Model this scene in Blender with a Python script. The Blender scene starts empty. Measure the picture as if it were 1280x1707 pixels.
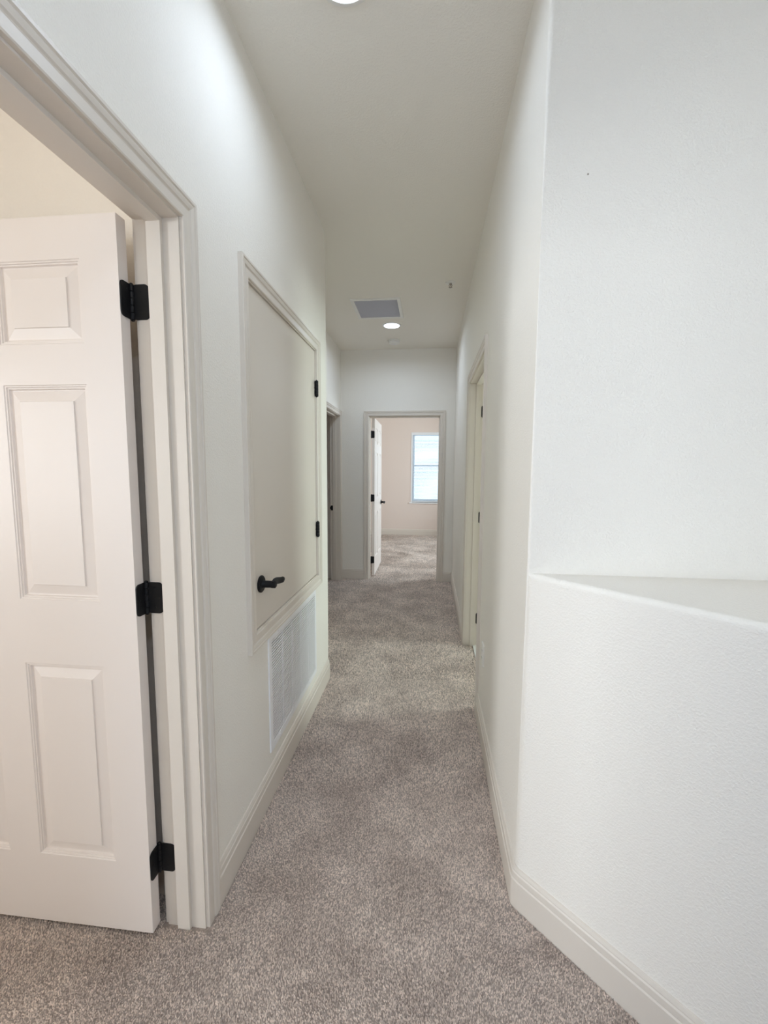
import bpy, bmesh, math, random
import numpy as np
from mathutils import Vector, Matrix

sc = bpy.context.scene
C = sc.collection
PI = math.pi

# ------------------------------------------------------------------ camera
F, PITCH, YAW, ROLL, CAMH = 714.37, 0.0993, 0.1049, 0.0060, 1.3914
def make_camera():
    cam = bpy.data.cameras.new('camera')
    o = bpy.data.objects.new('camera', cam); C.objects.link(o)
    cam.sensor_fit = 'VERTICAL'; cam.sensor_height = 36.0
    cam.lens = F * 36.0 / 1707.0
    cam.clip_start = 0.02; cam.clip_end = 200
    ex = Vector((math.cos(YAW), math.sin(YAW), 0)); ey = Vector((-math.sin(YAW), math.cos(YAW), 0)); ez = Vector((0, 0, 1))
    fw = ey*math.cos(PITCH) - ez*math.sin(PITCH)
    up = ey*math.sin(PITCH) + ez*math.cos(PITCH)
    r = ex*math.cos(ROLL) + up*math.sin(ROLL)
    u = -ex*math.sin(ROLL) + up*math.cos(ROLL)
    m = Matrix((r, u, -fw)).transposed().to_4x4()
    m.translation = Vector((0, 0, CAMH))
    o.matrix_world = m
    sc.camera = o
make_camera()

# ------------------------------------------------------------------ world, daylight, exposure
world = bpy.data.worlds.new('sky'); sc.world = world
world.use_nodes = True
bg = world.node_tree.nodes['Background']
bg.inputs['Color'].default_value = (0.76, 0.89, 1.0, 1)
bg.inputs['Strength'].default_value = 3.3

def window_light(name, loc, target, sx, sy, power, color):
    l = bpy.data.lights.new(name, 'AREA'); l.shape = 'RECTANGLE'; l.size = sx; l.size_y = sy
    l.energy = power; l.color = color
    o = bpy.data.objects.new(name, l); C.objects.link(o)
    o.location = loc
    d = Vector(target) - Vector(loc)
    o.rotation_euler = d.to_track_quat('-Z', 'Y').to_euler()
    return o
# daylight outside the windows of the landing, bedroom, bathroom and end room, plus an added stair-side fill
window_light('daylight_landing', (0.32, -3.02, 1.55), (0.32, 0, 1.55), 1.5, 1.6, 20, (0.64, 0.70, 1.0))
window_light('stair_fill_light', (1.52, -1.5, 1.6), (0, -1.5, 1.6), 1.4, 1.5, 64, (0.65, 0.71, 1.0))  # added fill through the side opening, brightens the left hall wall
window_light('daylight_bedroom', (-4.22, -1.5, 1.5), (0, -1.5, 1.5), 1.25, 1.5, 150, (0.97, 0.92, 0.95))
window_light('daylight_bathroom', (2.82, 3.2, 1.5), (0, 3.2, 1.5), 1.0, 1.3, 84, (0.92, 1.0, 0.95))
window_light('daylight_end_room', (2.82, 7.0, 1.45), (0, 7.0, 1.45), 1.6, 1.5, 145, (0.86, 0.92, 1.0))

vs = sc.view_settings
vs.view_transform = 'Standard'; vs.look = 'None'; vs.exposure = 0.22; vs.gamma = 1.0
vs.use_curve_mapping = False
sc.cycles.use_denoising = True
sc.cycles.max_bounces = 10; sc.cycles.diffuse_bounces = 8
sc.cycles.caustics_reflective = False; sc.cycles.caustics_refractive = False
LAMP = 3.4           # watts of each ceiling lamp
LAMP_COL = (0.70, 0.83, 1.0)

# ------------------------------------------------------------------ materials
def new_mat(name):
    m = bpy.data.materials.new(name); m.use_nodes = True
    return m, m.node_tree, m.node_tree.nodes['Principled BSDF']
def paint(name, col, rough=0.6, bump_scale=None, bump=0.0, spec=0.5, mottling=0.0):
    m, t, b = new_mat(name)
    b.inputs['Base Color'].default_value = (*col, 1)
    b.inputs['Roughness'].default_value = rough
    b.inputs['Specular IOR Level'].default_value = spec
    N = t.nodes
    tc = N.new('ShaderNodeTexCoord')
    if bump_scale:
        n1 = N.new('ShaderNodeTexNoise'); n1.inputs['Scale'].default_value = bump_scale
        n1.inputs['Detail'].default_value = 3; n1.inputs['Roughness'].default_value = 0.55
        t.links.new(tc.outputs['Object'], n1.inputs['Vector'])
        rp = N.new('ShaderNodeValToRGB')
        rp.color_ramp.elements[0].position = 0.42; rp.color_ramp.elements[1].position = 0.62
        t.links.new(n1.outputs['Fac'], rp.inputs['Fac'])
        bp = N.new('ShaderNodeBump'); bp.inputs['Strength'].default_value = bump
        bp.inputs['Distance'].default_value = 0.002
        t.links.new(rp.outputs['Color'], bp.inputs['Height'])
        t.links.new(bp.outputs['Normal'], b.inputs['Normal'])
    if mottling:
        n2 = N.new('ShaderNodeTexNoise'); n2.inputs['Scale'].default_value = 3.0
        t.links.new(tc.outputs['Object'], n2.inputs['Vector'])
        mx = N.new('ShaderNodeMixRGB'); mx.blend_type = 'MULTIPLY'; mx.inputs['Fac'].default_value = mottling
        mx.inputs['Color1'].default_value = (*col, 1)
        t.links.new(n2.outputs['Fac'], mx.inputs['Color2'])
        t.links.new(mx.outputs['Color'], b.inputs['Base Color'])
    return m
M = {}
M['wall'] = paint('wall_paint', (0.86, 0.825, 0.765), 0.75, 175, 0.34, 0.3)
M['ceiling'] = paint('ceiling_paint', (0.86, 0.82, 0.75), 0.85, 110, 0.3, 0.2)
M['bed_wall'] = paint('bedroom_warm_tint', (0.78, 0.675, 0.61), 0.75, 130, 0.18, 0.3)  # warm carpet bounce light tinted into the wall colour
M['bed_wall2'] = paint('near_bedroom_warm_tint', (0.84, 0.79, 0.725), 0.75, 175, 0.2, 0.3)  # milder tint, bounce-light warmth put into the colour
M['trim'] = paint('trim_paint', (0.71, 0.65, 0.58), 0.38)
M['door'] = paint('door_paint', (0.79, 0.725, 0.68), 0.42, 420, 0.03)
M['closet'] = paint('closet_door_paint', (0.73, 0.67, 0.595), 0.16)
M['grille'] = paint('grille_enamel', (0.88, 0.88, 0.90), 0.4)
M['vent'] = paint('vent_core_grey', (0.86, 0.85, 0.89), 0.6)
M['filter'] = paint('filter_grey', (0.5, 0.5, 0.53), 0.9)
M['black'] = paint('black_metal', (0.006, 0.006, 0.007), 0.55, spec=0.3)
M['slot'] = paint('dark_slot', (0.02, 0.02, 0.02), 0.8)
M['plastic'] = paint('white_plastic', (0.82, 0.80, 0.76), 0.35)
M['vinyl'] = paint('window_vinyl', (0.85, 0.86, 0.87), 0.35)
M['steel'] = paint('sprinkler_metal', (0.35, 0.30, 0.25), 0.4)
M['tile'] = paint('white_tile', (0.82, 0.83, 0.82), 0.2)
def lamp_mat():
    m, t, b = new_mat('lamp_lens')
    b.inputs['Base Color'].default_value = (0.9, 0.9, 0.9, 1)
    b.inputs['Emission Color'].default_value = (*LAMP_COL, 1)
    b.inputs['Emission Strength'].default_value = 5.0
    return m
M['lens'] = lamp_mat()
def glass_mat():
    m, t, b = new_mat('window_glass')
    N = t.nodes
    tr = N.new('ShaderNodeBsdfTransparent'); tr.inputs['Color'].default_value = (0.93, 0.97, 0.97, 1)
    gl = N.new('ShaderNodeBsdfGlossy'); gl.inputs['Roughness'].default_value = 0.02
    fr = N.new('ShaderNodeFresnel'); fr.inputs['IOR'].default_value = 1.45
    mx = N.new('ShaderNodeMixShader')
    t.links.new(fr.outputs[0], mx.inputs[0]); t.links.new(tr.outputs[0], mx.inputs[1]); t.links.new(gl.outputs[0], mx.inputs[2])
    t.links.new(mx.outputs[0], N['Material Output'].inputs['Surface'])
    return m
M['glass'] = glass_mat()
def slat_mat():
    m, t, b = new_mat('blind_slat')
    N = t.nodes
    d = N.new('ShaderNodeBsdfDiffuse'); d.inputs['Color'].default_value = (0.86, 0.88, 0.9, 1)
    tl = N.new('ShaderNodeBsdfTranslucent'); tl.inputs['Color'].default_value = (0.85, 0.9, 0.95, 1)
    mx = N.new('ShaderNodeMixShader'); mx.inputs[0].default_value = 0.6
    t.links.new(d.outputs[0], mx.inputs[1]); t.links.new(tl.outputs[0], mx.inputs[2])
    t.links.new(mx.outputs[0], N['Material Output'].inputs['Surface'])
    return m
M['slat'] = slat_mat()
def carpet_mat(name, island):
    m, t, b = new_mat(name)
    N = t.nodes; L_ = t.links
    b.inputs['Roughness'].default_value = 1.0; b.inputs['Specular IOR Level'].default_value = 0.05
    b.inputs['Sheen Weight'].default_value = 0.25; b.inputs['Sheen Roughness'].default_value = 0.6
    tc = N.new('ShaderNodeTexCoord')
    big = N.new('ShaderNodeTexNoise'); big.inputs['Scale'].default_value = 4.2; big.inputs['Detail'].default_value = 5; big.inputs['Roughness'].default_value = 0.62
    L_.new(tc.outputs['Object'], big.inputs['Vector'])
    r1 = N.new('ShaderNodeValToRGB')
    r1.color_ramp.elements[0].position = 0.38; r1.color_ramp.elements[0].color = (0.61, 0.505, 0.44, 1)
    r1.color_ramp.elements[1].position = 0.62; r1.color_ramp.elements[1].color = (0.80, 0.68, 0.60, 1)
    L_.new(big.outputs['Fac'], r1.inputs['Fac'])
    if island:
        g = N.new('ShaderNodeNewGeometry')
        fac = g.outputs['Random Per Island']
    else:
        fine = N.new('ShaderNodeTexNoise'); fine.inputs['Scale'].default_value = 220; fine.inputs['Detail'].default_value = 2
        L_.new(tc.outputs['Object'], fine.inputs['Vector'])
        fac = fine.outputs['Fac']
        bp = N.new('ShaderNodeBump'); bp.inputs['Strength'].default_value = 0.8; bp.inputs['Distance'].default_value = 0.006
        L_.new(fac, bp.inputs['Height']); L_.new(bp.outputs['Normal'], b.inputs['Normal'])
    r2 = N.new('ShaderNodeValToRGB')
    r2.color_ramp.elements[0].position = 0.0; r2.color_ramp.elements[0].color = (0.50, 0.485, 0.48, 1)
    r2.color_ramp.elements[1].position = 1.0; r2.color_ramp.elements[1].color = (1.38, 1.38, 1.37, 1)
    L_.new(fac, r2.inputs['Fac'])
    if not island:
        for el in r2.color_ramp.elements: el.color = (el.color[0]*.62, el.color[1]*.61, el.color[2]*.60, 1)  # backing darkened to stand in for the pile's self-shadowing
    mx = N.new('ShaderNodeMixRGB'); mx.blend_type = 'MULTIPLY'; mx.inputs['Fac'].default_value = 1
    L_.new(r1.outputs['Color'], mx.inputs['Color1']); L_.new(r2.outputs['Color'], mx.inputs['Color2'])
    L_.new(mx.outputs['Color'], b.inputs['Base Color'])
    return m
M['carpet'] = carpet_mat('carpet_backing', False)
M['pile'] = carpet_mat('carpet_tufts', True)

# ------------------------------------------------------------------ helpers
def tag(o, label=None, cat=None, group=None, kind=None):
    if label: o['label'] = label
    if cat: o['category'] = cat
    if group: o['group'] = group
    if kind: o['kind'] = kind
    return o
def empty(name, loc=(0, 0, 0), rz=0.0, parent=None):
    o = bpy.data.objects.new(name, None); C.objects.link(o)
    o.empty_display_size = 0.05
    o.location = loc; o.rotation_euler = (0, 0, rz)
    if parent: o.parent = parent
    return o
ID = lambda u, w, z: (u, w, z)
class MB:
    """collects shapes into one mesh; M maps local (u, w, z) to scene coordinates"""
    def __init__(s, M=ID): s.bm = bmesh.new(); s.M = M
    def v(s, p): return s.bm.verts.new(s.M(*p))
    def face(s, vs):
        try: return s.bm.faces.new(vs)
        except ValueError: return None
    def box(s, a, b):
        (x0, y0, z0), (x1, y1, z1) = a, b
        V = [s.v(p) for p in ((x0,y0,z0),(x1,y0,z0),(x1,y1,z0),(x0,y1,z0),(x0,y0,z1),(x1,y0,z1),(x1,y1,z1),(x0,y1,z1))]
        for f in ((3,2,1,0),(4,5,6,7),(0,1,5,4),(1,2,6,5),(2,3,7,6),(3,0,4,7)): s.face([V[i] for i in f])
        return V
    def loft(s, rings, closed=True, cap=True):
        R = [[s.v(p) for p in r] for r in rings]
        n = len(R[0])
        for a, b in zip(R, R[1:]):
            for i in range(n if closed else n-1):
                j = (i+1) % n
                s.face([a[i], a[j], b[j], b[i]])
        if cap:
            s.face(list(reversed(R[0]))); s.face(R[-1])
        return R
    def disc_stack(s, c, axis, prof, seg=24, cap=True):
        """lathe: prof = [(r, h)...] about an axis through c"""
        ax = Vector(axis).normalized()
        p = ax.orthogonal().normalized(); q = ax.cross(p)
        rings = []
        for r, h in prof:
            rings.append([tuple(Vector(c) + ax*h + (p*math.cos(2*PI*i/seg) + q*math.sin(2*PI*i/seg))*max(r, 1e-5)) for i in range(seg)])
        s.loft(rings, True, cap)
    def tube(s, pts, rad, seg=10, squash=(1, 1), upv=(0, 0, 1)):
        rings = []
        P = [Vector(p) for p in pts]
        for i, p in enumerate(P):
            d = (P[min(i+1, len(P)-1)] - P[max(i-1, 0)]).normalized()
            side = d.cross(Vector(upv)).normalized(); up = side.cross(d).normalized()
            r = rad[i] if isinstance(rad, (list, tuple)) else rad
            sq = squash[i] if isinstance(squash[0], (list, tuple)) else squash
            rings.append([tuple(p + (side*math.cos(2*PI*k/seg)*sq[0] + up*math.sin(2*PI*k/seg)*sq[1])*r) for k in range(seg)])
        s.loft(rings)
    def cells(s, u_range, w_range, z_range, holes):
        """slab with rectangular holes (u0,u1,z0,z1): only the outer skin is made"""
        us = sorted({*u_range, *[h[0] for h in holes], *[h[1] for h in holes]})
        zs = sorted({*z_range, *[h[2] for h in holes], *[h[3] for h in holes]})
        us = [x for x in us if u_range[0]-1e-6 <= x <= u_range[1]+1e-6]; zs = [x for x in zs if z_range[0]-1e-6 <= x <= z_range[1]+1e-6]
        w0, w1 = w_range
        def solid(i, j):
            if not (0 <= i < len(us)-1 and 0 <= j < len(zs)-1): return False
            uc = (us[i]+us[i+1])/2; zc = (zs[j]+zs[j+1])/2
            return not any(h[0] < uc < h[1] and h[2] < zc < h[3] for h in holes)
        cache = {}
        def V(u, w, z):
            k = (round(u, 5), round(w, 5), round(z, 5))
            if k not in cache: cache[k] = s.v((u, w, z))
            return cache[k]
        for i in range(len(us)-1):
            for j in range(len(zs)-1):
                if not solid(i, j): continue
                a, b, c, d = us[i], us[i+1], zs[j], zs[j+1]
                s.face([V(a,w0,c), V(b,w0,c), V(b,w0,d), V(a,w0,d)])
                s.face([V(a,w1,c), V(a,w1,d), V(b,w1,d), V(b,w1,c)])
                if not solid(i-1, j): s.face([V(a,w0,c), V(a,w0,d), V(a,w1,d), V(a,w1,c)])
                if not solid(i+1, j): s.face([V(b,w0,c), V(b,w1,c), V(b,w1,d), V(b,w0,d)])
                if not solid(i, j-1): s.face([V(a,w0,c), V(a,w1,c), V(b,w1,c), V(b,w0,c)])
                if not solid(i, j+1): s.face([V(a,w0,d), V(b,w0,d), V(b,w1,d), V(a,w1,d)])
    def bevel(s, sel, r, seg=6):
        E = [e for e in s.bm.edges if sel(e.verts[0].co, e.verts[1].co)]
        bmesh.ops.bevel(s.bm, geom=E, offset=r, segments=seg, profile=0.5, affect='EDGES')
    def build(s, name, mat, parent=None, smooth=False):
        bmesh.ops.recalc_face_normals(s.bm, faces=s.bm.faces)
        me = bpy.data.meshes.new(name); s.bm.to_mesh(me); s.bm.free()
        me.materials.append(mat)
        if smooth:
            me.polygons.foreach_set('use_smooth', [True]*len(me.polygons))
            me.set_sharp_from_angle(angle=math.radians(32))
        o = bpy.data.objects.new(name, me); C.objects.link(o)
        if parent: o.parent = parent
        return o
def struct(o, label, cat): return tag(o, label, cat, kind='structure')

# ------------------------------------------------------------------ plan of the place (metres)
L, R, H = -0.656, 0.2953, 2.827        # hall wall faces and ceiling
TW = 0.12                               # wall thickness
Y2, Y3, XREC = 2.715, 5.297, -1.099     # end of near left wall, end wall, recessed left wall
Y4, HL = 1.2947, 1.085                  # right corner, ledge height
FZ = -0.006                             # carpet backing
XST = 1.30                              # far side of the landing
HEAD = 2.035
BED_Y = 1.21

Lmap = lambda u, w, z: (L + w, u, z)            # hall face of the left wall, w towards the hall
Rmap = lambda u, w, z: (R - w, u, z)
Emap = lambda u, w, z: (u, Y3 - w, z)
Cmap = lambda u, w, z: (XREC + w, u, z)

DL = (0.302, 1.112)                     # left bedroom doorway (jamb faces)
DR = (2.437, 3.352)                     # bathroom doorway
DE = (-0.748, 0.116)                    # end doorway
DC = (4.36, 5.205)                      # recess doorway
CL = (1.523, 2.446, 0.762, 2.060)       # closet opening
GR = (1.675, 2.375, 0.205, 0.675)       # grille opening
J = 0.018

def wall(name, axis, t0, t1, u0, u1, holes, mat, label, bull=None, z0=FZ, z1=H):
    mp = (lambda u, w, z: (w, u, z)) if axis == 'x' else (lambda u, w, z: (u, w, z))
    mb = MB(mp)
    mb.cells((u0, u1), (t0, t1), (z0, z1), holes)
    if bull:
        for bx_, by_ in bull:
            mb.bevel(lambda a, b: abs(a.x-bx_) < 1e-4 and abs(b.x-bx_) < 1e-4 and abs(a.y-by_) < 1e-4 and abs(b.y-by_) < 1e-4, 0.02, 8)
    return struct(mb.build(name, mat), label, 'wall')

dh = lambda d: (d[0]-J, d[1]+J, FZ-1, HEAD+J)
wall('wall_left', 'x', L-TW, L, -2.8, Y2, [dh(DL), (CL[0]-J, CL[1]+J, CL[2]-J, CL[3]+J), GR], M['wall'],
     'long cream textured wall with the closet hatch and return grille', bull=[(L, Y2)])
wall('wall_left_return', 'y', Y2-TW, Y2-0.021, XREC-TW, L-TW, [], M['wall'], 'short cream wall turning away behind the closet hatch corner')
wall('wall_left_recess', 'x', XREC-TW, XREC, Y2-0.021, Y3, [dh(DC)], M['wall'], 'set-back cream wall around the dim far doorway')
wall('wall_end', 'y', Y3, Y3+TW, -2.92, 2.72, [dh(DE)], M['wall'], 'cream end wall above and around the open bedroom doorway')
wall('wall_right', 'x', R, R+TW, Y4, Y3, [dh(DR)], M['wall'], 'cream hall wall with the bathroom doorway and a rounded near corner', bull=[(R, Y4)])
wall('wall_landing', 'y', Y4, Y4+TW, R+TW, XST+TW, [], M['wall'], 'tall plain pale wall rising behind the angled ledge')
WST = (-2.2, -0.8, 0.85, 2.35)  # opening of the added side window
wall('wall_stair', 'x', XST, XST+TW, -2.8, Y4, [WST], M['wall'], 'side wall of the landing with an added window opening')
WB = (-0.4, 1.05, 0.8, 2.3)
wall('wall_back', 'y', -2.92, -2.8, L-TW, XST+TW, [WB], M['wall'], 'back wall of the landing with a daylight window')
# bedroom on the left
WBED = (-2.12, -0.88, 0.75, 2.25)
wall('wall_bedroom_closet', 'y', BED_Y, BED_Y+0.1, -4.12, L-TW, [], M['bed_wall2'], 'warm cream bedroom wall seen above the open panelled door')
wall('wall_bedroom_far', 'x', -4.12, -4.0, -2.3, BED_Y, [WBED], M['bed_wall2'], 'far window wall of the left bedroom')
wall('wall_bedroom_back', 'y', -2.42, -2.3, -4.12, L-TW, [], M['bed_wall2'], 'rear wall of the left bedroom')
# bathroom on the right
wall('wall_bath_near', 'y', 1.95, 2.05, R+TW, 2.72, [], M['wall'], 'near wall of the bathroom')
wall('wall_bath_far', 'y', 4.7, 4.8, R+TW, 2.72, [], M['wall'], 'far wall of the bathroom')
WBA = (2.75, 3.65, 0.9, 2.1)
wall('wall_bath_window', 'x', 2.6, 2.72, 2.05, 4.7, [WBA], M['wall'], 'outer wall of the bathroom with a window')
# room at the end
YB = 9.055
WE = (-0.385, 0.505, 0.70, 2.155)
WE2 = (6.25, 7.75, 0.75, 2.2)
wall('wall_end_room_back', 'y', YB, YB+TW, -1.72, 2.72, [WE], M['bed_wall'], 'pinkish bedroom wall with the blind-covered window')
wall('wall_end_room_left', 'x', -1.72, -1.6, Y3+TW, YB, [], M['bed_wall'], 'left side wall of the end bedroom')
wall('wall_end_room_right', 'x', 2.6, 2.72, Y3+TW, YB, [WE2], M['bed_wall'], 'right side wall of the end bedroom with a window')
# dim room off the recess
wall('wall_dim_room_far', 'x', -2.92, -2.8, 3.3, Y3, [], M['bed_wall'], 'far wall of the dim room off the recess')
wall('wall_dim_room_near', 'y', 3.2, 3.3, -2.92, XREC-TW, [], M['bed_wall'], 'near wall of the dim room off the recess')

# angled half wall with the triangular ledge
def half_wall():
    mb = MB()
    poly = [(R, Y4+0.02), (R, Y4), (XST, Y4-(XST-R)), (XST, Y4+0.03), (R+0.05, Y4+0.03)]
    mb.loft([[(x, y, FZ) for x, y in poly], [(x, y, HL) for x, y in poly]])
    mb.bm.edges.ensure_lookup_table()
    dn = Vector((-1, -1, 0)).normalized()
    def front_top(a, b):
        return abs(a.z-HL) < 1e-4 and abs(b.z-HL) < 1e-4 and abs((a.x-R)+(a.y-Y4)) < 1e-3 and abs((b.x-R)+(b.y-Y4)) < 1e-3
    def corner(a, b):
        return abs(a.x-R) < 1e-4 and abs(b.x-R) < 1e-4 and abs(a.y-Y4) < 1e-4 and abs(b.y-Y4) < 1e-4
    mb.bevel(lambda a, b: front_top(a, b) or corner(a, b), 0.017, 6)
    o = mb.build('wall_angled', M['wall'])
    return struct(o, 'low angled half wall with a wide triangular ledge on top', 'wall')
half_wall()

# ceiling and floors
mb = MB(); mb.box((-4.12, -2.92, H), (2.72, YB+TW, H+0.12))
struct(mb.build('ceiling', M['ceiling']), 'flat cream hall ceiling', 'ceiling')
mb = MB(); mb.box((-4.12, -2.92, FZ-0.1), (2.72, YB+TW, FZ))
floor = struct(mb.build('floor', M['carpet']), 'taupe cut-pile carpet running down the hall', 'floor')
bathf = empty('floor_bathroom')
struct(bathf, 'white tiled bathroom floor behind the right doorway', 'floor')
ty = [2.06, DR[0]] + [DR[0] + (DR[1]-DR[0])*k/2 for k in (1, 2)] + [3.79, 4.23, 4.69]
tx = [R+TW+.002, 0.86, 1.30, 1.74, 2.18, 2.598]
for y0, y1 in zip(ty, ty[1:]):
    for x0, x1 in zip(tx, tx[1:]):
        if x0 == tx[0] and DR[0] <= y0 < DR[1]: x0 = 0.366
        mb = MB(); mb.box((x0+.0015, y0+.0015, FZ), (x1-.0015, y1-.0015, 0.004))
        mb.build('tile', M['tile'], bathf)
mb = MB(); mb.box((0.362, DR[0], FZ), (0.366, DR[1], 0.006))
mb.build('threshold_strip', M['tile'], bathf)

# ------------------------------------------------------------------ trim: casings, jambs, stops
CW = 0.060
CPROF = [(0, 0), (0, .010), (.003, .012), (.025, .012), (.028, .0095), (.031, .0105), (.034, .014), (.044, .0165), (.048, .0145), (.051, .018), (.058, .018), (.060, .016), (.060, 0)]
def casing_piece(name, Mp, a, b, out, mat, parent, w0=0.0, wdir=1, m0=1, m1=1):
    """profile swept from a to b (u,z points of the inner edge); out = outward direction in (u,z)"""
    mb = MB(Mp)
    a = Vector(a); b = Vector(b); out = Vector(out); d = (b-a).normalized()
    ra = []; rb = []
    for s_, t_ in CPROF:
        pa = a + out*s_ - d*s_*m0; pb = b + out*s_ + d*s_*m1
        ra.append((pa.x, w0 + wdir*t_, pa.y)); rb.append((pb.x, w0 + wdir*t_, pb.y))
    mb.loft([ra, rb])
    return mb.build(name, mat, parent)
def doorframe(name, Mp, d, label, room_side=True, hinge_rabbet=None):
    e = empty(name)
    struct(e, label, 'door frame')
    u0, u1 = d
    rv = 0.005
    m = M['trim']
    for w0, wd in ((0.0, 1),) + (((-TW, -1),) if room_side else ()):
        casing_piece('side_casing', Mp, (u0-rv, FZ), (u0-rv, HEAD+rv), (-1, 0), m, e, w0, wd, 0, 1)
        casing_piece('side_casing', Mp, (u1+rv, FZ), (u1+rv, HEAD+rv), (1, 0), m, e, w0, wd, 0, 1)
        casing_piece('head_casing', Mp, (u0-rv, HEAD+rv), (u1+rv, HEAD+rv), (0, 1), m, e, w0, wd, 1, 1)
    for a, b in ((u0-J, u0), (u1, u1+J)):
        mb = MB(Mp); mb.box((a, -TW, FZ), (b, 0, HEAD)); mb.build('jamb', m, e)
    mb = MB(Mp); mb.box((u0-J, -TW, HEAD), (u1+J, 0, HEAD+J)); mb.build('head_jamb', m, e)
    for a, b in ((u0, u0+.011), (u1-.011, u1)):
        mb = MB(Mp); mb.box((a, -.083, FZ), (b, -.044, HEAD)); mb.build('door_stop', m, e)
    mb = MB(Mp); mb.box((u0+.011, -.083, HEAD-.011), (u1-.011, -.044, HEAD)); mb.build('door_stop', m, e)
    return e
doorframe('trim_1', Lmap, DL, 'moulded cream casing around the near bedroom doorway with the wide-open door')
doorframe('trim_2', Rmap, DR, 'cream casing around the bathroom doorway beside the outlet', room_side=False)
doorframe('trim_3', Emap, DE, 'cream casing around the end doorway below the blank wall')
tr4 = doorframe('trim_4', Cmap, DC, 'cream casing around the dim doorway in the recess', room_side=False)
# black strike plate on the far jamb of the dim doorway
mb = MB(Cmap); mb.box((DC[1]-.0025, -.112, 0.88), (DC[1], -.086, 0.94)); mb.box((DC[1]-.006, -.122, 0.895), (DC[1], -.112, 0.925))
tag(mb.build('strike_plate', M['black'], tr4), 'black strike plate')

# closet hatch casing (four sides) with jamb
tr5 = struct(empty('trim_5'), 'picture-frame casing around the raised closet hatch', 'door frame')
u0, u1, z0, z1 = CL
for nm, a, b, out in (('side_casing', (u0, z0), (u0, z1), (-1, 0)), ('side_casing', (u1, z0), (u1, z1), (1, 0)),
                      ('head_casing', (u0, z1), (u1, z1), (0, 1)), ('bottom_casing', (u0, z0), (u1, z0), (0, -1))):
    casing_piece(nm, Lmap, a, b, out, M['trim'], tr5)
for a, b in (((u0-J, -TW, z0), (u0+.005, .004, z1)), ((u1-.005, -TW, z0), (u1+J, .004, z1)), ((u0-J, -TW, z1-.005), (u1+J, .004, z1+J)), ((u0-J, -TW, z0-J), (u1+J, .004, z0+.005))):
    mb = MB(Lmap); mb.box(a, b); mb.build('jamb', M['trim'], tr5)

# ------------------------------------------------------------------ baseboards
BPROF = [(0, 0), (.015, 0), (.015, .094), (.0115, .098), (.0125, .101), (.0115, .117), (.0085, .121), (.0088, .124), (.005, .133), (0, .134)]
def baseboard(name, pts, side, label, parent=None):
    """pts: polyline of the wall face in plan; side=+1 puts the board on the left of the direction of travel"""
    P = [Vector(p) for p in pts]
    mb = MB(); rings = []
    for i, p in enumerate(P):
        ns = []
        if i > 0: d = (p-P[i-1]).normalized(); ns.append(Vector((-d.y, d.x))*side)
        if i < len(P)-1: d = (P[i+1]-p).normalized(); ns.append(Vector((-d.y, d.x))*side)
        n = sum(ns, Vector((0, 0))).normalized()
        k = 1.0 / max(0.3, n.dot(ns[0]))
        rings.append([(p.x + n.x*t*k, p.y + n.y*t*k, FZ + z) for t, z in BPROF])
    mb.loft(rings)
    o = mb.build(name, M['trim'], parent)
    if not parent: struct(o, label, 'baseboard')
    return o
def arc(c, r, a0, a1, n=5):
    return [(c[0]+r*math.cos(math.radians(a0+(a1-a0)*i/n)), c[1]+r*math.sin(math.radians(a0+(a1-a0)*i/n))) for i in range(n+1)]
casE = CW + 0.005
baseboard('baseboard_left', [(L, DL[1]+casE), (L, Y2-.02)] + arc((L-.02, Y2-.02), .02, 0, 90)[1:] + [(XREC+.016, Y2)], -1, 'cream baseboard under the return grille')
baseboard('baseboard_left_landing', [(L, -2.79), (L, DL[0]-casE)], -1, 'baseboard on the landing side of the bedroom doorway')
baseboard('baseboard_left_recess', [(XREC, Y2+.001), (XREC, DC[0]-casE)], -1, 'baseboard in the recess beside the dim doorway')
baseboard('baseboard_end_left', [(XREC+.001, Y3), (DE[0]-casE, Y3)], -1, 'short baseboard between the dim doorway and the end doorway')
baseboard('baseboard_end_right', [(DE[1]+casE, Y3), (R-.001, Y3)], -1, 'very short baseboard between end doorway and hall wall')
baseboard('baseboard_right_far', [(R, DR[1]+casE), (R, Y3-.001)], 1, 'baseboard on the hall wall between bathroom doorway and end wall')
sq = math.sqrt(.5)
cc = (R+.017, Y4+.017*math.tan(math.radians(22.5)))
baseboard('baseboard_right', [(XST-.001, Y4-(XST-R)+.001), (R+.013, Y4-.013)] + [(R+.006, Y4-.004), (R+.0015, Y4+.003), (R, Y4+.011)] + [(R, DR[0]-casE)], 1, 'white baseboard bending from the angled half wall into the hall')
baseboard('baseboard_end_room', [(-1.599, YB), (2.599, YB)], -1, 'cream baseboard below the blind-covered window')
baseboard('baseboard_bedroom', [(-3.999, BED_Y), (L-TW-.001, BED_Y)], -1, 'baseboard behind the open panelled bedroom door')

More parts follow.
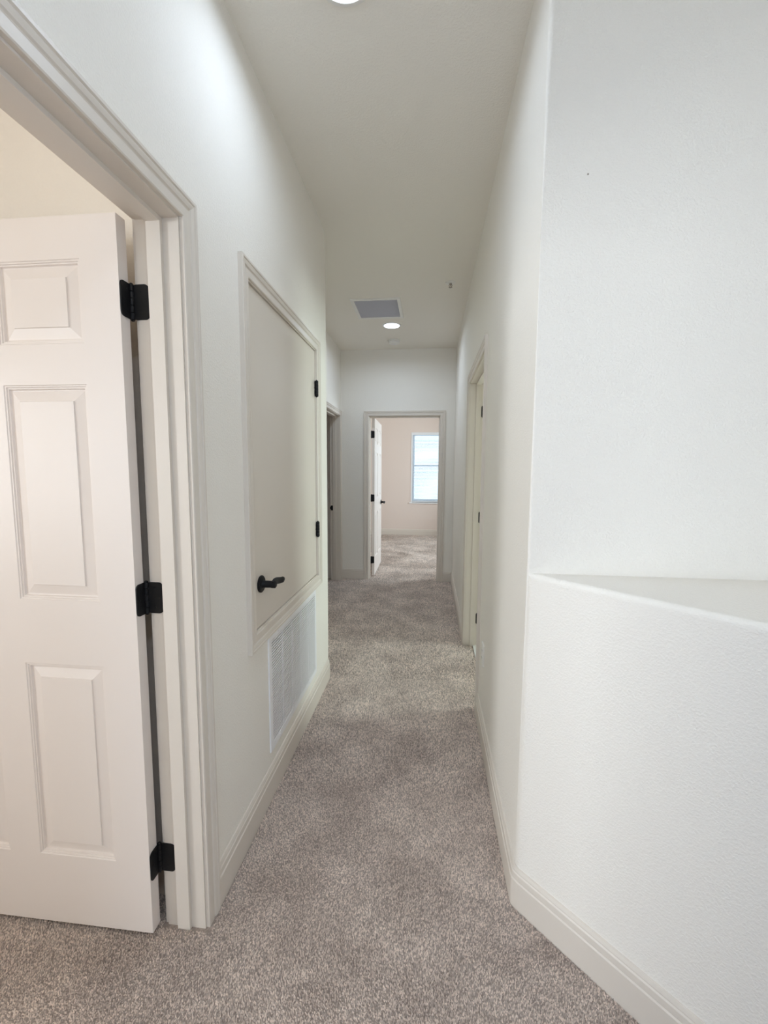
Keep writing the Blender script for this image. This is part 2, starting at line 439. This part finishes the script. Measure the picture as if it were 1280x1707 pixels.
# ------------------------------------------------------------------ hardware builders
def rounded_rect(w, h, r, n=4):
    pts = []
    for cx, cy, a0 in ((w-r, h-r, 0), (r, h-r, 90), (r, r, 180), (w-r, r, 270)):
        for i in range(n+1):
            a = math.radians(a0 + 90*i/n); pts.append((cx + r*math.cos(a), cy + r*math.sin(a)))
    return pts
def hinge(parent, pin, z, a_dir, a_n, b_dir, b_n, h=0.09, wdt=0.036, br=.0066):
    """two rounded leaves meeting at a barrel; *_dir points from the pin over the leaf, *_n is its outward normal"""
    e = empty('hinge', parent=parent)
    for dr, nn, off in ((a_dir, a_n, 0), (b_dir, b_n, 0)):
        d = Vector((*dr[:2], 0)).normalized(); n = Vector((*nn[:2], 0)).normalized()
        o = Vector((*dr[2], 0)) if len(dr) > 2 else Vector((pin[0], pin[1], 0))
        pts = rounded_rect(wdt + .012, h, .012)
        mb = MB()
        ra = [tuple(o + d*(x-.012) + Vector((0, 0, z-h/2+y))) for x, y in pts]
        rb = [tuple(Vector(p) + n*.0025) for p in ra]
        mb.loft([ra, rb]); mb.build('hinge_leaf', M['black'], e)
        for k, (sx, sz) in enumerate(((.012, .018), (.024, .045), (.012, .072))):
            mb = MB(); mb.disc_stack(o + d*sx + n*.0025 + Vector((0, 0, z-h/2+sz)), n, [(.0036, 0), (.0036, .0005), (.002, .0009)], 8)
            mb.build('screw', M['black'], e)
    mb = MB()
    pz = z-h/2
    for k in range(5):
        mb.disc_stack((pin[0], pin[1], pz + k*h/5), (0, 0, 1), [(br-.001, .0005), (br, .001), (br, h/5-.001), (br-.001, h/5-.0005)], 12)
    mb.disc_stack((pin[0], pin[1], pz-.004), (0, 0, 1), [(.003, 0), (.0055, .003), (.0055, .004)], 12)
    mb.disc_stack((pin[0], pin[1], pz+h), (0, 0, 1), [(.0055, 0), (.0055, .001), (.003, .004)], 12)
    mb.build('barrel', M['black'], e, True)
    return e
def lever(parent, o, n, along, length=0.11):
    """rose, neck and gently waved lever"""
    o = Vector(o); n = Vector(n).normalized(); d = Vector(along).normalized()
    e = empty('lever_handle', parent=parent)
    mb = MB(); mb.disc_stack(o, n, [(.033, 0), (.034, .002), (.034, .006), (.030, .0095), (.014, .011)], 28)
    mb.build('rose', M['black'], e, True)
    mb = MB(); mb.disc_stack(o, n, [(.017, .009), (.0145, .014), (.0138, .044), (.0150, .050), (.0150, .060), (.011, .064)], 18)
    mb.build('neck', M['black'], e, True)
    mb = MB()
    pts = []; rad = []; sqs = []
    for i in range(13):
        t = i/12
        pts.append(o + n*(.054 - .006*math.sin(PI*t) + .006*t*t) + d*(length*t - .008) + Vector((0, 0, .005*math.sin(2*PI*t*.85))))
        rad.append(.0142 - .003*t if i < 12 else .006)
        sqs.append((.75 - .2*t, 1.0 + .15*t))
    mb.tube(pts, rad, 12, sqs)
    mb.build('lever', M['black'], e, True)
    return e

# ------------------------------------------------------------------ six-panel doors
PZ = [(0.235, 0.833), (1.020, 1.610), (1.715, 1.925)]
def panel_mesh(w, h, t=0.035):
    """double-sided moulded panel insert, local x 0..w, y 0..t, z 0..h"""
    steps = [(0, 0), (.0018, .0022), (.0050, .0022), (.0065, .0052), (.0098, .0052), (.0120, .0105), (.0150, .0108), (.0420, .0050), (.0435, .0022)]
    mb = MB()
    def rect(i, y): return [(i, y, i), (w-i, y, i), (w-i, y, h-i), (i, y, h-i)]
    rings = [rect(i, d) for i, d in reversed(steps)] + [rect(i, t-d) for i, d in steps]
    mb.loft(rings)
    bmesh.ops.recalc_face_normals(mb.bm, faces=mb.bm.faces)
    me = bpy.data.meshes.new('panel'); mb.bm.to_mesh(me); mb.bm.free(); me.materials.append(M['door'])
    return me
def panel_door(name, pin, rz, side, width, label, lever_sides=(1, -1), jamb_leaf=None):
    """origin at the hinge pin; the slab runs along local +x; its passage face is at local y = side*0.041"""
    e = empty(name, (pin[0], pin[1], 0), rz)
    struct(e, label, 'door')
    x0 = 0.004; st = 0.106; mul = 0.100
    pw = (width - 2*st - mul)/2
    ya, yb = (side*.006, side*.041) if side > 0 else (side*.041, side*.006)
    cols = [x0+st, x0+st+pw+mul]
    holes = [(cx, cx+pw, a, b) for cx in cols for a, b in PZ]
    mb = MB(); mb.cells((x0, x0+width), (ya, yb), (0.012, 2.030), holes)
    mb.bevel(lambda a, b: abs(a.x-b.x) < 1e-5 and abs(a.y-b.y) < 1e-5 and (abs(a.x-x0) < 1e-5 or abs(a.x-x0-width) < 1e-5), .0015, 2)
    slab = mb.build('slab', M['door'], e)
    mes = [panel_mesh(pw, b-a) for a, b in PZ]
    for cx in cols:
        for (a, b), me in zip(PZ, mes):
            o = bpy.data.objects.new('panel', me); C.objects.link(o); o.parent = slab
            o.location = (cx, ya, a)
    for s_ in lever_sides:
        yy = side*.041 if s_ > 0 else side*.006
        lever(e, (x0+width-.07, yy, 0.915), (0, side if s_ > 0 else -side, 0), (-1, 0, 0))
    for z in (1.828, 1.025, 0.221):
        # door leaf on the slab edge, jamb leaf in the rabbet
        hinge(e, (0, 0), z, (0, side, (x0-.0005, side*.004)), (-1, 0), (*jamb_leaf[0], jamb_leaf[1]), jamb_leaf[2])
    return e
# near bedroom door: hinged on the far jamb, swung into the bedroom
pinL = (L-TW-.016, DL[1]-.003)
panel_door('door_1', pinL, PI, 1, 0.80, 'cream six-panel door with black hinges standing open into the near bedroom',
           jamb_leaf=((-1, 0), (-.012, -.003+.0), (0, 1)))
# end bedroom door
panel_door('door_2', (DE[0]+.012, Y3+TW+.012), PI/2 + math.radians(0.6), -1, 0.855, 'white six-panel door with black lever standing open in the end bedroom',
           jamb_leaf=((-1, 0), (-.012, .012), (0, -1)))
# bathroom door
panel_door('door_3', (R+TW+.012, DR[1]-.003), 0.0, -1, 0.80, 'cream six-panel door with black hinges opened into the bathroom',
           jamb_leaf=((-1, 0), (-.010, .003), (0, -1)))

# closet hatch: flat slab, two hinges, lever
d4 = struct(empty('door_4', Lmap(CL[0], 0, CL[2])), 'flat cream closet hatch with black lever above the return grille', 'door')
def child_at_world(o, parent):
    o.parent = parent; o.matrix_parent_inverse = Matrix.Translation(-Vector(parent.location))
mb = MB(Lmap); mb.box((CL[0]+.008, -.036, CL[2]+.008), (CL[1]-.008, -.001, CL[3]-.008))
mb.bevel(lambda a, b: a.x > L-.002 and b.x > L-.002, .002, 2)
child_at_world(mb.build('slab', M['closet']), d4)
for z in (1.845, 1.040):
    e = hinge(None, (L+.010, CL[1]-.006), z, (0, -1, (L+.0005, CL[1]-.006)), (1, 0), (0, 1, (L+.0085, CL[1]-.004)), (1, 0), h=.088, wdt=.010, br=.0095)
    child_at_world(e, d4)
e = lever(None, (L-.001, 1.596, 0.938), (1, 0, 0), (0, 1, 0), 0.115); child_at_world(e, d4)

# ------------------------------------------------------------------ return air grille in the left wall
g = tag(empty('return_air_grille', Lmap((GR[0]+GR[1])/2, 0, GR[2]-.02)), 'white louvred return air grille under the closet hatch', 'vent')
gp = lambda o: (child_at_world(o, g), o)[1]
FU0, FU1, FZ0, FZ1 = 1.655, 2.395, 0.186, 0.697
mb = MB(Lmap)
nb = 5; mull = 0.006
iu0, iu1, iz0, iz1 = 1.683, 2.367, 0.214, 0.669
bw = (iu1-iu0-(nb-1)*mull)/nb
holes = [(iu0+i*(bw+mull), iu0+i*(bw+mull)+bw, iz0, iz1) for i in range(nb)]
mb.cells((FU0, FU1), (0.0, 0.006), (FZ0, FZ1), holes)
mb.bevel(lambda a, b: a.x > L+.005 and b.x > L+.005 and ((abs(a.y-b.y) < 1e-5 and (abs(a.y-FU0) < 1e-4 or abs(a.y-FU1) < 1e-4)) or (abs(a.z-b.z) < 1e-5 and (abs(a.z-FZ0) < 1e-4 or abs(a.z-FZ1) < 1e-4))), .003, 2)
gp(mb.build('frame', M['grille']))
for h in holes:
    mb = MB(Lmap); n = 37; pit = (iz1-iz0)/n
    for k in range(n):
        z = iz0 + k*pit
        a, b = h[0], h[1]
        # blade: front lip, sloping down inwards
        mb.loft([[(q, .005, z+.0015), (q, .005, z+.0098), (q, -.014, z+.001), (q, -.014, z-.001)] for q in (a, b)])
    o = gp(mb.build('louver_bank', M['grille'])); o['kind'] = 'stuff'
mb = MB(Lmap); mb.box((GR[0]+.001, -.05, GR[2]+.001), (GR[1]-.001, -.03, GR[3]-.001)); gp(mb.build('filter', M['filter']))
for u, z in ((1.767, .683), (2.236, .683), (1.767, .200), (2.24, .200)):
    mb = MB(); mb.disc_stack(Lmap(u, .006, z), (1, 0, 0), [(.005, 0), (.005, .0008), (.003, .002)], 12); gp(mb.build('screw', M['vent']))

# ------------------------------------------------------------------ ceiling things
def recessed_light(x, y, r, label, power=LAMP):
    e = tag(empty('recessed_light', (x, y, H)), label, 'ceiling light', 'recessed ceiling lights')
    mb = MB(); mb.disc_stack((0, 0, 0), (0, 0, -1), [(r, 0), (r+.016, 0), (r+.016, .003), (r+.010, .007), (r, .008), (r, 0)], 40, cap=False)
    mb.build('trim_ring', M['plastic'], e, True)
    mb = MB(); mb.disc_stack((0, 0, 0), (0, 0, -1), [(r-.0005, .0005), (r-.0005, .005), (r*.7, .0065), (.001, .007)], 40)
    mb.build('lens', M['lens'], e, True)
    l = bpy.data.lights.new('downlight', 'AREA'); l.shape = 'DISK'; l.size = 2*r; l.energy = power; l.color = LAMP_COL
    l.spread = math.radians(165)
    o = bpy.data.objects.new('downlight', l); C.objects.link(o); o.parent = e; o.location = (0, 0, -.009)
recessed_light(-0.272, 1.364, 0.085, 'lit recessed ceiling light above the bedroom door and closet hatch')
recessed_light(-0.400, 4.435, 0.078, 'lit recessed ceiling light between the ceiling grille and smoke detector', 6.2)
recessed_light(0.32, -0.45, 0.085, 'added unseen fill downlight over the landing', 5.5)  # added out of view to lift the ledge top, near floor and left wall

v = tag(empty('ceiling_grille', (-0.483, 3.98, H)), 'square grey return vent with white frame in the hall ceiling', 'vent')
vx, vy, bd = 0.213, 0.235, 0.028
mb = MB(lambda u, w, z: (u, z, -w))
mb.cells((-vx, vx), (0, .010), (-vy, vy), [(-vx+bd, vx-bd, -vy+bd, vy-bd)])
mb.bevel(lambda a, b: a.z < -.009 and b.z < -.009, .003, 2)
mb.build('frame', M['plastic'], v)
mb = MB()
n = 32
for k in range(n):
    yy = -vy+bd + (k+.5)*(2*(vy-bd))/n
    mb.loft([[(s_*(vx-bd), yy-.005, -.0075), (s_*(vx-bd), yy-.004, -.0085), (s_*(vx-bd), yy+.006, -.002), (s_*(vx-bd), yy+.005, -.001)] for s_ in (-1, 1)])
mb.build('louvers', M['vent'], v)['kind'] = 'stuff'
mb = MB(); mb.box((-vx+bd, -vy+bd, -.0008), (vx-bd, vy-bd, 0)); mb.build('backing', M['vent'], v)

s = tag(empty('smoke_detector', (-0.418, 4.945, H)), 'round white smoke detector on the ceiling by the end wall', 'smoke detector')
mb = MB(); mb.disc_stack((0, 0, 0), (0, 0, -1), [(.068, 0), (.070, .004), (.068, .010), (.060, .012)], 32); mb.build('base', M['plastic'], s, True)
mb = MB(); mb.disc_stack((0, 0, 0), (0, 0, -1), [(.058, .012), (.060, .018), (.054, .034), (.040, .040), (.010, .041)], 32); mb.build('cover', M['plastic'], s, True)
mb = MB()
for i in range(20):
    a = 2*PI*i/20
    c_, s_ = math.cos(a), math.sin(a)
    mb.loft([[(c_*r - s_*q, s_*r + c_*q, z) for q in (-.005, .005)] + [(c_*r + s_*0 - s_*.005*(-1), s_*r - c_*.005*(-1)*0 + c_*.005, z-.002)] for r, z in ((.0592, -.021), (.0572, -.027))])
mb.build('vent_slots', M['vent'], s)
mb = MB(); mb.disc_stack((0.012, 0.0, -.0405), (0, 0, -1), [(.009, 0), (.009, .002), (.006, .003)], 16); mb.build('test_button', M['vent'], s, True)

k = tag(empty('fire_sprinkler', (0.137, 3.497, H)), 'small recessed fire sprinkler head in the ceiling near the bathroom doorway', 'sprinkler')
mb = MB(); mb.disc_stack((0, 0, 0), (0, 0, -1), [(.012, 0), (.040, 0), (.040, .002), (.030, .006), (.016, .008)], 28); mb.build('escutcheon', M['plastic'], k, True)
mb = MB(); mb.disc_stack((0, 0, 0), (0, 0, -1), [(.010, .006), (.010, .014), (.006, .016), (.006, .022)], 14); mb.build('body', M['steel'], k, True)
for sx in (-1, 1):
    mb = MB(); mb.tube([(sx*.007, 0, -.014), (sx*.012, 0, -.022), (sx*.005, 0, -.034)], .0022, 8, upv=(0, 1, 0)); mb.build('frame_arm', M['steel'], k, True)
mb = MB(); mb.disc_stack((0, 0, 0), (0, 0, -1), [(.006, .033), (.014, .035), (.014, .0362), (.004, .037)], 18); mb.build('deflector', M['steel'], k, True)

# ------------------------------------------------------------------ outlet on the right wall
ou = tag(empty('wall_outlet', Rmap(2.205, 0, 0.43)), 'white duplex outlet on the hall wall before the bathroom doorway', 'outlet')
def rl(mbf, nm, mat, par=ou, smooth=False):
    mbx = MB(lambda u, w, z: (-w, u, z)); mbf(mbx); return mbx.build(nm, mat, par, smooth)
def plate(mbx):
    pts = rounded_rect(.072, .116, .005, 3)
    r = lambda i, w: [(x*(1-2*i/.072)-.036+i, w, y*(1-2*i/.116)-.058+i) for x, y in pts]
    mbx.loft([r(0, 0), r(0, .003), r(.003, .006)])
rl(plate, 'cover_plate', M['plastic'])
for zc in (-.020, .020):
    def rec(mbx):
        pts = rounded_rect(.034, .029, .012, 4)
        mbx.loft([[(x-.017, w, y-.0145+zc) for x, y in pts] for w in (.0055, .0075)])
    q = rl(rec, 'receptacle', M['plastic'])
    for du in (-.0065, .0065):
        rl(lambda mbx: mbx.box((du-.001, .0074, zc-.002), (du+.001, .0078, zc+.007)), 'slot', M['slot'], q)
rl(lambda mbx: mbx.disc_stack((0, .006, 0), (0, 1, 0), [(.003, 0), (.003, .0008), (.001, .0012)], 10), 'screw', M['vent'])

# small nail hole mark on the tall wall
mb = MB(); mb.disc_stack((0.413, Y4, 2.189), (0, -1, 0), [(.0025, 0), (.0025, .0006), (.001, .001)], 10)
tag(mb.build('nail_head', M['steel']), 'tiny dark nail head in the tall pale wall above the ledge', 'nail')

# ------------------------------------------------------------------ windows
def window(name, Mp, hole, label, rail_z, depth=TW, sill=True, drywall_return=0.07):
    """Mp: u along wall, w towards the room from the room face, z"""
    e = struct(empty(name), label, 'window')
    a, b, z0, z1 = hole
    fr = 0.032
    w1 = -drywall_return + .03; w0 = -depth + .005
    mb = MB(Mp); mb.cells((a, b), (w0, w1), (z0, z1), [(a+fr, b-fr, z0+fr, z1-fr)]); mb.build('window_frame', M['vinyl'], e)
    for nm, (p, q), wa, wb in (('upper_sash', (rail_z-.02, z1-fr), w0+.012, w0+.034), ('lower_sash', (z0+fr, rail_z+.02), w0+.036, w0+.058)):
        sf = 0.034
        mb = MB(Mp); mb.cells((a+fr, b-fr), (wa, wb), (p, q), [(a+fr+sf, b-fr-sf, p+sf, q-sf)])
        s_ = mb.build(nm, M['vinyl'], e)
        mb = MB(Mp); mb.box((a+fr+sf-.004, (wa+wb)/2-.002, p+sf-.004), (b-fr-sf+.004, (wa+wb)/2+.002, q-sf+.004)); mb.build('pane', M['glass'], s_)
    if sill:
        mb = MB(Mp); mb.box((a-.03, -drywall_return+.03, z0-.022), (b+.03, .028, z0)); 
        mb.build('window_sill', M['vinyl'], e)
    return e
EBmap = lambda u, w, z: (u, YB - w, z)
window('window_1', EBmap, WE, 'white framed window behind the blind in the end bedroom', 1.474)
w1 = bpy.data.objects['window_1']
mb = MB(EBmap); mb.cells((WE[0]-.004, WE[1]+.004), (0, .007), (WE[2]-.0, WE[3]+.004), [(WE[0]+.026, WE[1]-.026, WE[2]-1, WE[3]-.02)])
mb.build('window_casing', M['vinyl'], w1)
window('window_2', lambda u, w, z: (u, -2.8 + w, z), WB, 'landing window in the back wall', 1.55)
window('added_window', lambda u, w, z: (XST - w, u, z), WST, 'added side window of the landing for fill light', 1.6)  # unseen window, added so more light reaches the left wall
window('window_3', lambda u, w, z: (-4.0 + w, u, z), WBED, 'window of the near bedroom', 1.5)
window('window_4', lambda u, w, z: (2.6 - w, u, z), WBA, 'window of the bathroom', 1.5)
window('window_5', lambda u, w, z: (2.6 - w, u, z), WE2, 'side window of the end bedroom', 1.475)

bl = tag(empty('window_blind', EBmap((WE[0]+WE[1])/2, 0, WE[3])), 'white horizontal blind hanging in the end bedroom window', 'blind')
def bp_(o): child_at_world(o, bl); return o
mb = MB(EBmap); mb.box((WE[0]+.008, -.034, WE[3]-.045), (WE[1]-.008, -.002, WE[3]-.002)); bp_(mb.build('headrail', M['vinyl']))
mb = MB(EBmap); mb.box((WE[0]+.012, -.032, WE[2]+.012), (WE[1]-.012, -.006, WE[2]+.026)); bp_(mb.build('bottom_rail', M['vinyl']))
mb = MB(EBmap); n = 54; zz0, zz1 = WE[2]+.045, WE[3]-.06
for i in range(n):
    z = zz0 + (zz1-zz0)*i/(n-1); t = math.radians(52)
    dw, dz = .0125*math.cos(t), .0125*math.sin(t)
    mb.loft([[(uu, -.019-dw, z+dz), (uu, -.019, z+.0016), (uu, -.019+dw, z-dz), (uu, -.019, z+.0009)] for uu in (WE[0]+.012, WE[1]-.012)])
bp_(mb.build('slats', M['slat']))['kind'] = 'stuff'
for uu in (WE[0]+.14, WE[1]-.14):
    mb = MB(EBmap); mb.box((uu-.001, -.0195, WE[2]+.02), (uu+.001, -.0185, WE[3]-.04)); bp_(mb.build('cord', M['vinyl']))

# ------------------------------------------------------------------ carpet pile
def pile():
    rng = np.random.default_rng(5)
    def band(x0, x1, y0, y1, sp):
        nx = int((x1-x0)/sp); ny = int((y1-y0)/sp)
        gx, gy = np.meshgrid(np.arange(nx), np.arange(ny))
        x = x0 + (gx.ravel() + rng.uniform(-.1, 1.1, nx*ny))*sp
        y = y0 + (gy.ravel() + rng.uniform(-.1, 1.1, nx*ny))*sp
        return np.stack([x, y, np.full_like(x, sp)], 1)
    parts = [band(-1.75, 1.25, 0.45, 1.28, .0037), band(L+.01, R, 1.28, 1.75, .0037), band(L+.01, R, 1.75, 2.75, .005),
             band(XREC-TW, .36, 2.75, Y3, .0068), band(R, .36, DR[0], 2.75, .005), band(DE[0], DE[1], Y3, Y3+TW, .009), band(-0.95, 0.75, Y3+TW, YB-.01, .0082)]
    P = np.concatenate(parts)
    x, y, sp = P[:, 0], P[:, 1], P[:, 2]
    ok = np.ones(len(P), bool)
    ok &= ~((x > R-.014) & (y > .3) & (y < Y3) & ((x-R) + (y-Y4) > -.022) & ~((y > DR[0]+.012) & (y < DR[1]-.012)))
    ok &= ~((x < XREC+.012) & (y > 2.7) & ~((y > DC[0]+.012) & (y < DC[1]-.012)) & (y < Y3))                 # half wall and right wall
    ok &= ~((x > L-TW-.016) & (x < L+.018) & (y > DL[1]-.012) & (y < 1.5))                        # far jamb of near doorway
    ok &= ~((y > Y3-.016) & (y < Y3+TW+.016) & ((x < DE[0]+.012) | (x > DE[1]-.012)))
    ok &= ~((x < L+.016) & (y > 1.2) & (y < Y2+.016) & (x > L-1.0) & (x > L-TW))
    P = P[ok]; x, y, sp = P[:, 0], P[:, 1], P[:, 2]
    n = len(P)
    # slowly turning lean of the pile
    ph = 2.2*np.sin(1.9*x+.6) + 1.7*np.sin(2.7*y+1.1*x) + 1.1*np.sin(6.1*x-3.3*y) + .8*np.sin(9*y+2*x)
    ang = ph + rng.normal(0, .9, n)
    lean = sp*rng.uniform(.2, .8, n)
    hgt = sp*rng.uniform(1.25, 2.0, n)
    hgt = np.where(sp > .006, hgt*.006/sp, hgt)      # distant tufts are coarser but no taller
    a0 = rng.uniform(0, 2*PI, n)
    rad = sp*rng.uniform(.62, .85, n)
    V = np.empty((n, 4, 3), np.float32)
    for k in range(3):
        V[:, k, 0] = x + rad*np.cos(a0 + k*2*PI/3); V[:, k, 1] = y + rad*np.sin(a0 + k*2*PI/3); V[:, k, 2] = FZ
    V[:, 3, 0] = x + lean*np.cos(ang); V[:, 3, 1] = y + lean*np.sin(ang); V[:, 3, 2] = FZ + hgt
    F_ = np.array([[0, 1, 3], [1, 2, 3], [2, 0, 3]])
    faces = (np.arange(n)[:, None, None]*4 + F_[None]).reshape(-1)
    me = bpy.data.meshes.new('carpet_pile')
    me.vertices.add(n*4); me.vertices.foreach_set('co', V.reshape(-1))
    me.loops.add(n*9); me.loops.foreach_set('vertex_index', faces.astype(np.int32))
    me.polygons.add(n*3); me.polygons.foreach_set('loop_start', np.arange(0, n*9, 3, dtype=np.int32))
    me.polygons.foreach_set('use_smooth', np.ones(n*3, bool))
    me.update(); me.validate()
    me.materials.append(M['pile'])
    o = bpy.data.objects.new('carpet_pile', me); C.objects.link(o); o.parent = floor
    o['kind'] = 'stuff'
pile()
